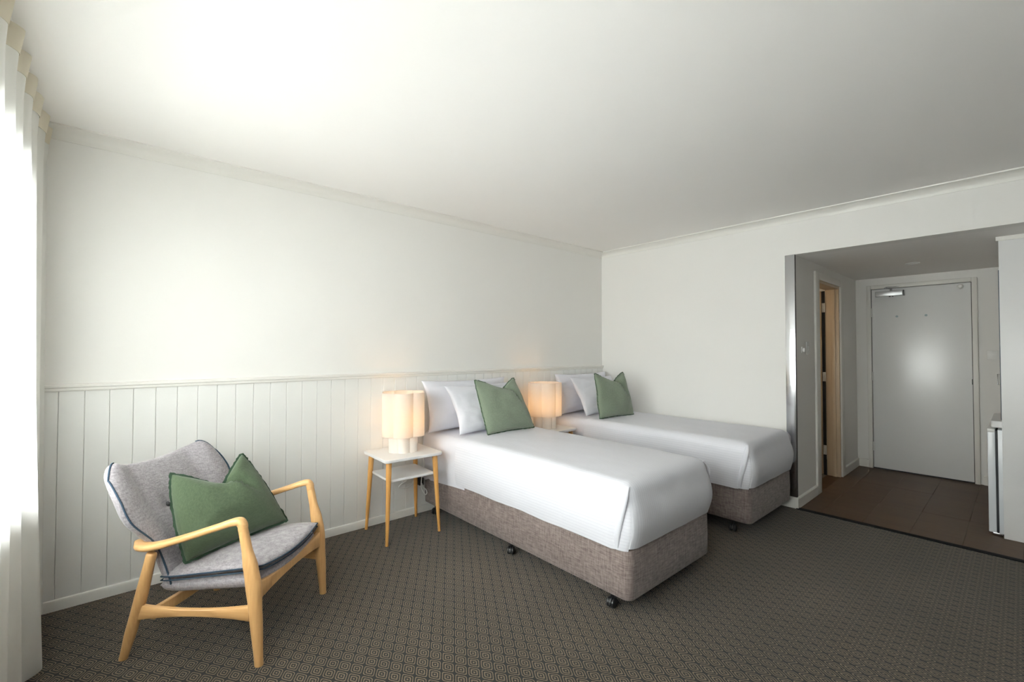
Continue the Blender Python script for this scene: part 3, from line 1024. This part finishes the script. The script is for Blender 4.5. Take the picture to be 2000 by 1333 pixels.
def rbox_cloth(name, hw, y0, y1, zt, zb_side, zb_foot, r, mat, parent=None, crown=0.012, bulge=0.012, foot=True, seed=0, wr=0.003, head_z=None, **kw):
    """cloth over a mattress: top, two side drops and (optionally) a foot drop, with UV across = arc length"""
    NA, NB = 84, 90
    side_d, foot_d = zt - zb_side, zt - zb_foot
    LA = hw + side_d
    LB = (y0 - y1) + (foot_d if foot else 0)
    V, UV, F = [], [], []
    off = Vector((seed * 5.1, seed * 2.7, 0))
    for i in range(NA + 1):
        sa = LA * (2 * i / NA - 1)
        for j in range(NB + 1):
            sb = LB * j / NB
            # sharp box position
            ax, dx = max(-hw, min(hw, sa)), max(0.0, abs(sa) - hw)
            fy = y0 - min(sb, y0 - y1)
            dy = max(0.0, sb - (y0 - y1))
            p = Vector((ax, fy, zt - max(dx * 1.0, dy)))
            if dx > 0 and dy > 0:      # tucked corner: push the surplus under
                k = max(dx, dy)
                p.z = zt - k
            q = Vector((max(-hw + r, min(hw - r, p.x)), max(y1 + r, p.y) if foot else p.y, min(zt - r, p.z)))
            dv = p - q
            if dv.length > 1e-9:
                p = q + dv.normalized() * min(r, dv.length if dv.length < r else r)
            # fullness
            below = max(0.0, zt - r - p.z)
            tt = min(1, below / max(0.01, side_d - r))
            bl_ = bulge * sin(pi * min(1, tt * 1.0)) + 0.0
            if abs(p.x) > hw - r * 0.6:
                p.x += math.copysign(bl_, p.x)
            if foot and p.y < y1 + r * 0.6:
                p.y -= bl_ * 1.8
            if below <= 0:
                p.z += crown * (1 - (p.x / hw) ** 2) * min(1, (p.y - y1) / 0.3 + 0.2 if foot else 1)
            w_ = noise.fractal(Vector((p.x * 5, p.y * 5, p.z * 5)) + off, 0.8, 2.0, 4)
            p += Vector((math.copysign(1, p.x) * (1 if dx > 0 else 0), -1 if dy > 0 else 0, 1 if dx == 0 and dy == 0 else 0)) * (wr * w_)
            if dx > side_d - 0.03:     # uneven tucked hem
                p.z += 0.006 * noise.noise(Vector((p.y * 4, 1, 0)) + off)
                if head_z is not None:
                    tq = min(1, max(0, (p.y - y1) / (y0 - y1)))
                    p.z += head_z * tq ** 1.5
            V.append(p)
            UV.append((sa, sb))
    for i in range(NA):
        for j in range(NB):
            a_ = i * (NB + 1) + j
            F.append((a_, a_ + NB + 1, a_ + NB + 2, a_ + 1))
    return mesh(name, V, F, mat, parent, 180, uv=UV, **kw)


def bed(cx, y, which):
    near = which == 0
    r = empty('bed', (cx, y, 0), ['single bed with taupe upholstered base nearest the armchair', 'single bed with taupe upholstered base along the right wall'][which], 'bed')
    r['group'] = 'single beds'
    # upholstered base, soft corners
    rings = []
    for z, ins in ((0.090, 0.010), (0.093, 0.004), (0.100, 0.0), (0.21, -0.003), (0.332, 0.0), (0.342, 0.004), (0.346, 0.012)):
        rings.append([Vector((a_, b_, z)) for a_, b_ in rrect(-0.43 + ins, 0.43 - ins, -2.012 + ins, -0.004 - ins, 0.045 - ins, 8)])
    loft('base', rings, M_BASE, r)
    rings = []
    for z, ins in ((0.345, 0.012), (0.36, 0.004), (0.60, 0.004), (0.64, 0.015), (0.652, 0.05)):
        rings.append([Vector((a_, b_, z)) for a_, b_ in rrect(-0.425 + ins, 0.425 - ins, -2.005 + ins, -0.006 - ins, 0.07, 8)])
    loft('mattress', rings, M_SHEET, r)
    for i, yy in enumerate((-0.12, -1.06, -1.87)):
        for s_ in (-1, 1):
            caster(r, s_ * 0.378, yy, radians((200, 160, 215, 20, 190, 150)[i * 2 + (s_ > 0)]))
    sh = rbox_cloth('bed_sheet', 0.433, -0.002, -0.60, 0.668, 0.315, 0.3, 0.06, M_SHEET, foot=False, crown=0.012, bulge=0.006, seed=which, head_z=-0.045)
    sh.location = (cx, y, 0)
    tag(sh, ['plain white sheet at the head of the near bed', 'plain white sheet at the head of the bed by right wall'][which], 'sheet', 'plain sheets under the covers')
    cv_ = rbox_cloth('bed_cover', 0.441, -0.50, -2.018, 0.675, 0.338, 0.352, 0.075, M_STRIPE, crown=0.014, bulge=0.016, seed=3 + which, wr=0.003)
    cv_.location = (cx, y, 0)
    tag(cv_, ['white satin-striped cover tucked over the near bed', 'white satin-striped cover tucked over the bed by right wall'][which], 'bed cover', 'striped bed covers')
    # hospital corners: a folded flap lying over the side drop, ending in a crease near the foot
    for s_ in (-1, 1):
        V, F, UV = [], [], []
        NI, NJ = 16, 16
        for i in range(NI + 1):
            t = i / NI
            for j in range(NJ + 1):
                q = j / NJ
                z = 0.338 + 0.272 * q
                ye = -1.935 - 0.050 * q ** 1.6 + 0.004 * noise.noise(Vector((q * 6, s_, which)))
                yy = -1.58 + (ye + 1.58) * t
                lift = 0.009 * t ** 2.2 * (1 - 0.45 * q) + 0.0012
                tt = min(1, max(0, (0.675 - 0.075 - z) / 0.262))
                xx = 0.441 + 0.016 * sin(pi * tt) + lift + 0.0015
                if z > 0.60:
                    xx -= 0.075 - sqrt(max(0, 0.075 ** 2 - (z - 0.60) ** 2))
                if i == NI:
                    xx -= 0.010
                V.append(Vector((s_ * xx, yy, z)))
                UV.append((s_ * (0.441 + 0.675 - z), yy))
        for i in range(NI):
            for j in range(NJ):
                a_ = i * (NJ + 1) + j
                F.append((a_, a_ + NJ + 1, a_ + NJ + 2, a_ + 1))
        mesh('corner_fold', V, F, M_STRIPE, cv_, 180, uv=UV)
        # gathered ridge running down from the top corner
        rid = [Vector((s_ * (0.435 - 0.030), -1.985, 0.655)), Vector((s_ * 0.446, -1.992, 0.600)), Vector((s_ * 0.458, -1.978, 0.52)), Vector((s_ * 0.457, -1.958, 0.43)), Vector((s_ * 0.444, -1.945, 0.352))]
        sweep('fold_ridge', rid, [(0.004, 0.010), (0.007, 0.016), (0.009, 0.018), (0.008, 0.016), (0.004, 0.010)], (1, 0.2, 0), M_SHEET, cv_, 12, 2.0, 6)


BEDY = -0.018
bed(-2.010, BEDY, 0)
bed(-0.515, BEDY, 1)

BACK = Vector((0, 1, 0))


def lean(deg, yaw=0):
    t = radians(deg)
    b_ = Matrix.Rotation(radians(yaw), 3, 'Z') @ BACK
    return Vector((0, 0, 1)) * cos(t) + b_ * sin(t)


def pillows(cx, which):
    nm = ['near bed', 'bed by the right wall'][which]
    p = cushion('pillow', 0.89 if which == 0 else 0.86, 0.425, 0.17, M_SHEET, 11 + which, None, 0.10, wr=0.016)
    tag(p, ['plump white pillow upright against the panelling behind near bed', 'plump white pillow upright in the corner at right bed'][which], 'pillow', 'white bed pillows')
    orient(p, (cx - 0.050 if which == 0 else cx + 0.01, -0.20, 0.683), (1, 0, 0), lean(14), 0.425)
    p = cushion('pillow', 0.72, 0.43, 0.13, M_SHEET, 15 + which, None, 0.11, wr=0.017)
    tag(p, ['white pillow leaning behind the green cushion of near bed', 'white pillow leaning behind the green cushion of right bed'][which], 'pillow', 'white bed pillows')
    orient(p, (cx + (0.0 if which == 0 else 0.030), -0.44, 0.684), (1, 0.02, 0), lean(30), 0.43)
    if which == 0:
        c_ = cushion('green_cushion', 0.505, 0.445, 0.15, M_SAGE, 21, (0.22, 0.085, 1.15, 0.70, 0.040), 0.05, M_FRINGE2, 0.007, lean=(-0.045, 0))
        tag(c_, 'sage green cushion with a chopped top on the near bed', 'cushion')
        orient(c_, (-1.950, -0.583, 0.690), (1, 0.016, 0), lean(22), 0.445)
    else:
        c_ = cushion('green_cushion', 0.480, 0.44, 0.14, M_SAGE, 22, (0.13, 0.090, 1.10, 0.80, 0.035), 0.05, M_FRINGE2, 0.007)
        tag(c_, 'sage green cushion on the bed by the right wall', 'cushion')
        orient(c_, (-0.643, -0.680, 0.690), (1, -0.117, 0), lean(15, -6), 0.44)


pillows(-2.010, 0)
pillows(-0.515, 1)


# ------------------------------------------------------------------ bedside tables and lamps
def bedside_table():
    r = empty('bedside_table', (-2.750, -0.258, 0), 'white bedside table with splayed oak legs left of the near bed', 'bedside table', rz=radians(-2.0))
    r['group'] = 'bedside tables'
    plate('tabletop', -0.226, 0.226, -0.207, 0.207, 0.566, 0.588, 0.030, M_LAMINATE, r, 0.004)
    plate('shelf', -0.176, 0.176, -0.158, 0.158, 0.420, 0.437, 0.006, M_LAMINATE, r, 0.002)
    for sx_ in (-1, 1):
        for sy_ in (-1, 1):
            sweep('leg', [(sx_ * 0.205, sy_ * 0.186, 0.0), (sx_ * 0.192, sy_ * 0.171, 0.28), (sx_ * 0.180, sy_ * 0.156, 0.566)],
                  [(0.0105, 0.0105), (0.0155, 0.0155), (0.020, 0.020)], (1, 0, 0), M_OAKLEG, r, 16, 2.0, 5)
    return r


def lobed(R, rc, n=6, per=9, rot=0.0):
    d = (R * R - rc * rc) / (2 * R - 2 * rc * cos(pi / n))
    rr_ = R - d
    pts = []
    for q in range(n):
        a0 = rot + 2 * pi * q / n
        cxx, cyy = d * cos(a0), d * sin(a0)
        e0 = (rc * cos(-pi / n) - d, rc * sin(-pi / n))
        half = abs(math.atan2(e0[1], e0[0]))
        for k in range(per):
            a_ = -half + 2 * half * k / per
            pts.append((cxx + rr_ * cos(a0 + a_), cyy + rr_ * sin(a0 + a_)))
    return pts


def table_lamp():
    r = empty('table_lamp', (-2.742, -0.245, 0.588), 'lit scalloped table lamp on the bedside table left of near bed', 'lamp')
    r['group'] = 'scalloped table lamps'
    rot = radians(62.3 - 180)
    ob, ib = lobed(0.113, 0.095, rot=rot), None
    rings = [[Vector((a_ * k, b_ * k, z)) for a_, b_ in ob] for k, z in ((0.98, 0.0), (1.0, 0.003), (1.0, 0.128), (0.97, 0.132), (0.5, 0.132))]
    loft('base', rings, M_LAMPBASE, r, smooth=30)
    os_ = lobed(0.166, 0.140, rot=rot)
    z0, z1 = 0.122, 0.440
    sh = loft('shade', [[Vector((a_, b_, z0 + (z1 - z0) * i / 8)) for a_, b_ in os_] for i in range(9)], M_SHADE, r, caps=False, smooth=30)
    for z in (z0, z1):
        rr_ = []
        for k, dz in ((1.0, -0.002), (1.006, 0.0), (1.0, 0.002), (0.985, 0.0)):
            rr_.append([Vector((a_ * k, b_ * k, z + dz)) for a_, b_ in os_])
        rr_.append(rr_[0])
        loft('rim', rr_, M_SHADE, sh, caps=False, smooth=30)
    lathe('lamp_holder', [(0.016, 0.132), (0.018, 0.135), (0.018, 0.19), (0.014, 0.195)], M_PLASTIC, r, 16)
    lathe('bulb', [(0.012, 0.193), (0.016, 0.20), (0.028, 0.225), (0.031, 0.245), (0.026, 0.266), (0.012, 0.277)], M_BULB, r, 16)
    for k in range(3):
        a_ = rot + pi / 6 + k * 2 * pi / 3
        tube('shade_spider', [(0.016 * cos(a_), 0.016 * sin(a_), 0.19), (0.146 * cos(a_), 0.146 * sin(a_), 0.19)], 0.0015, M_PLASTIC, r, 6, 2)
    return r


t1 = bedside_table()
t2 = copy_tree(t1)
t2.location = (-1.222, -0.258, 0)
t2.rotation_euler = (0, 0, 0)
t2['label'] = 'white bedside table between the two beds'
l1 = table_lamp()
l2 = copy_tree(l1)
l2.location = (-1.226, -0.245, 0.588)
l2['label'] = 'lit scalloped table lamp between the two beds'

# cords and plugs behind the first bedside table
o = empty('power_outlet', (-2.575, -0.0125, 0.295), 'white double power outlet on the panelling behind the bedside table', 'outlet')
box('plate', (-0.058, -0.010, -0.036), (0.058, 0, 0.036), M_PLASTIC, o, bev=0.004)
box('switch', (-0.034, -0.013, 0.010), (-0.020, -0.009, 0.026), M_PLASTIC, o, bev=0.001)
box('switch', (0.020, -0.013, 0.010), (0.034, -0.009, 0.026), M_PLASTIC, o, bev=0.001)
o = empty('plug_adaptor', (-2.475, -0.0125, 0.262), 'black plug adaptor on wall beside the near bed base', 'plug')
box('body', (-0.020, -0.045, -0.030), (0.020, 0.0, 0.030), M_BLACK, o, bev=0.005)
box('pin_cap', (-0.012, -0.055, -0.018), (0.012, -0.044, 0.018), M_BLACK, o, bev=0.003)
o = empty('power_board', (-2.448, -0.062, 0.345), 'white power board tucked under the bedside shelf beside near bed', 'power board')
box('body', (-0.085, -0.022, -0.018), (0.0, 0.022, 0.018), M_PLASTIC, o, bev=0.005)
box('switch', (-0.03, -0.026, -0.008), (-0.015, -0.021, 0.008), M_PLASTIC, o, bev=0.001)
o = tube('lamp_cord', [(-2.60, -0.035, 0.556), (-2.53, -0.040, 0.540), (-2.480, -0.070, 0.470), (-2.478, -0.098, 0.415), (-2.495, -0.10, 0.350), (-2.503, -0.10, 0.285), (-2.503, -0.10, 0.236), (-2.484, -0.10, 0.196), (-2.464, -0.10, 0.166), (-2.452, -0.10, 0.176), (-2.458, -0.10, 0.202), (-2.484, -0.10, 0.232), (-2.497, -0.094, 0.262)], 0.0045, M_PLASTIC, sub=8)
tag(o, 'white lamp cord hanging in a loop behind the bedside table', 'cord')
o = tube('phone_cord', [(-2.600, -0.026, 0.285), (-2.66, -0.034, 0.262), (-2.655, -0.030, 0.24), (-2.60, -0.035, 0.232), (-2.55, -0.034, 0.255), (-2.53, -0.033, 0.30), (-2.535, -0.033, 0.345)], 0.0036, M_PLASTIC, sub=8)
tag(o, 'thin coiled white cord below the power outlet', 'cord')
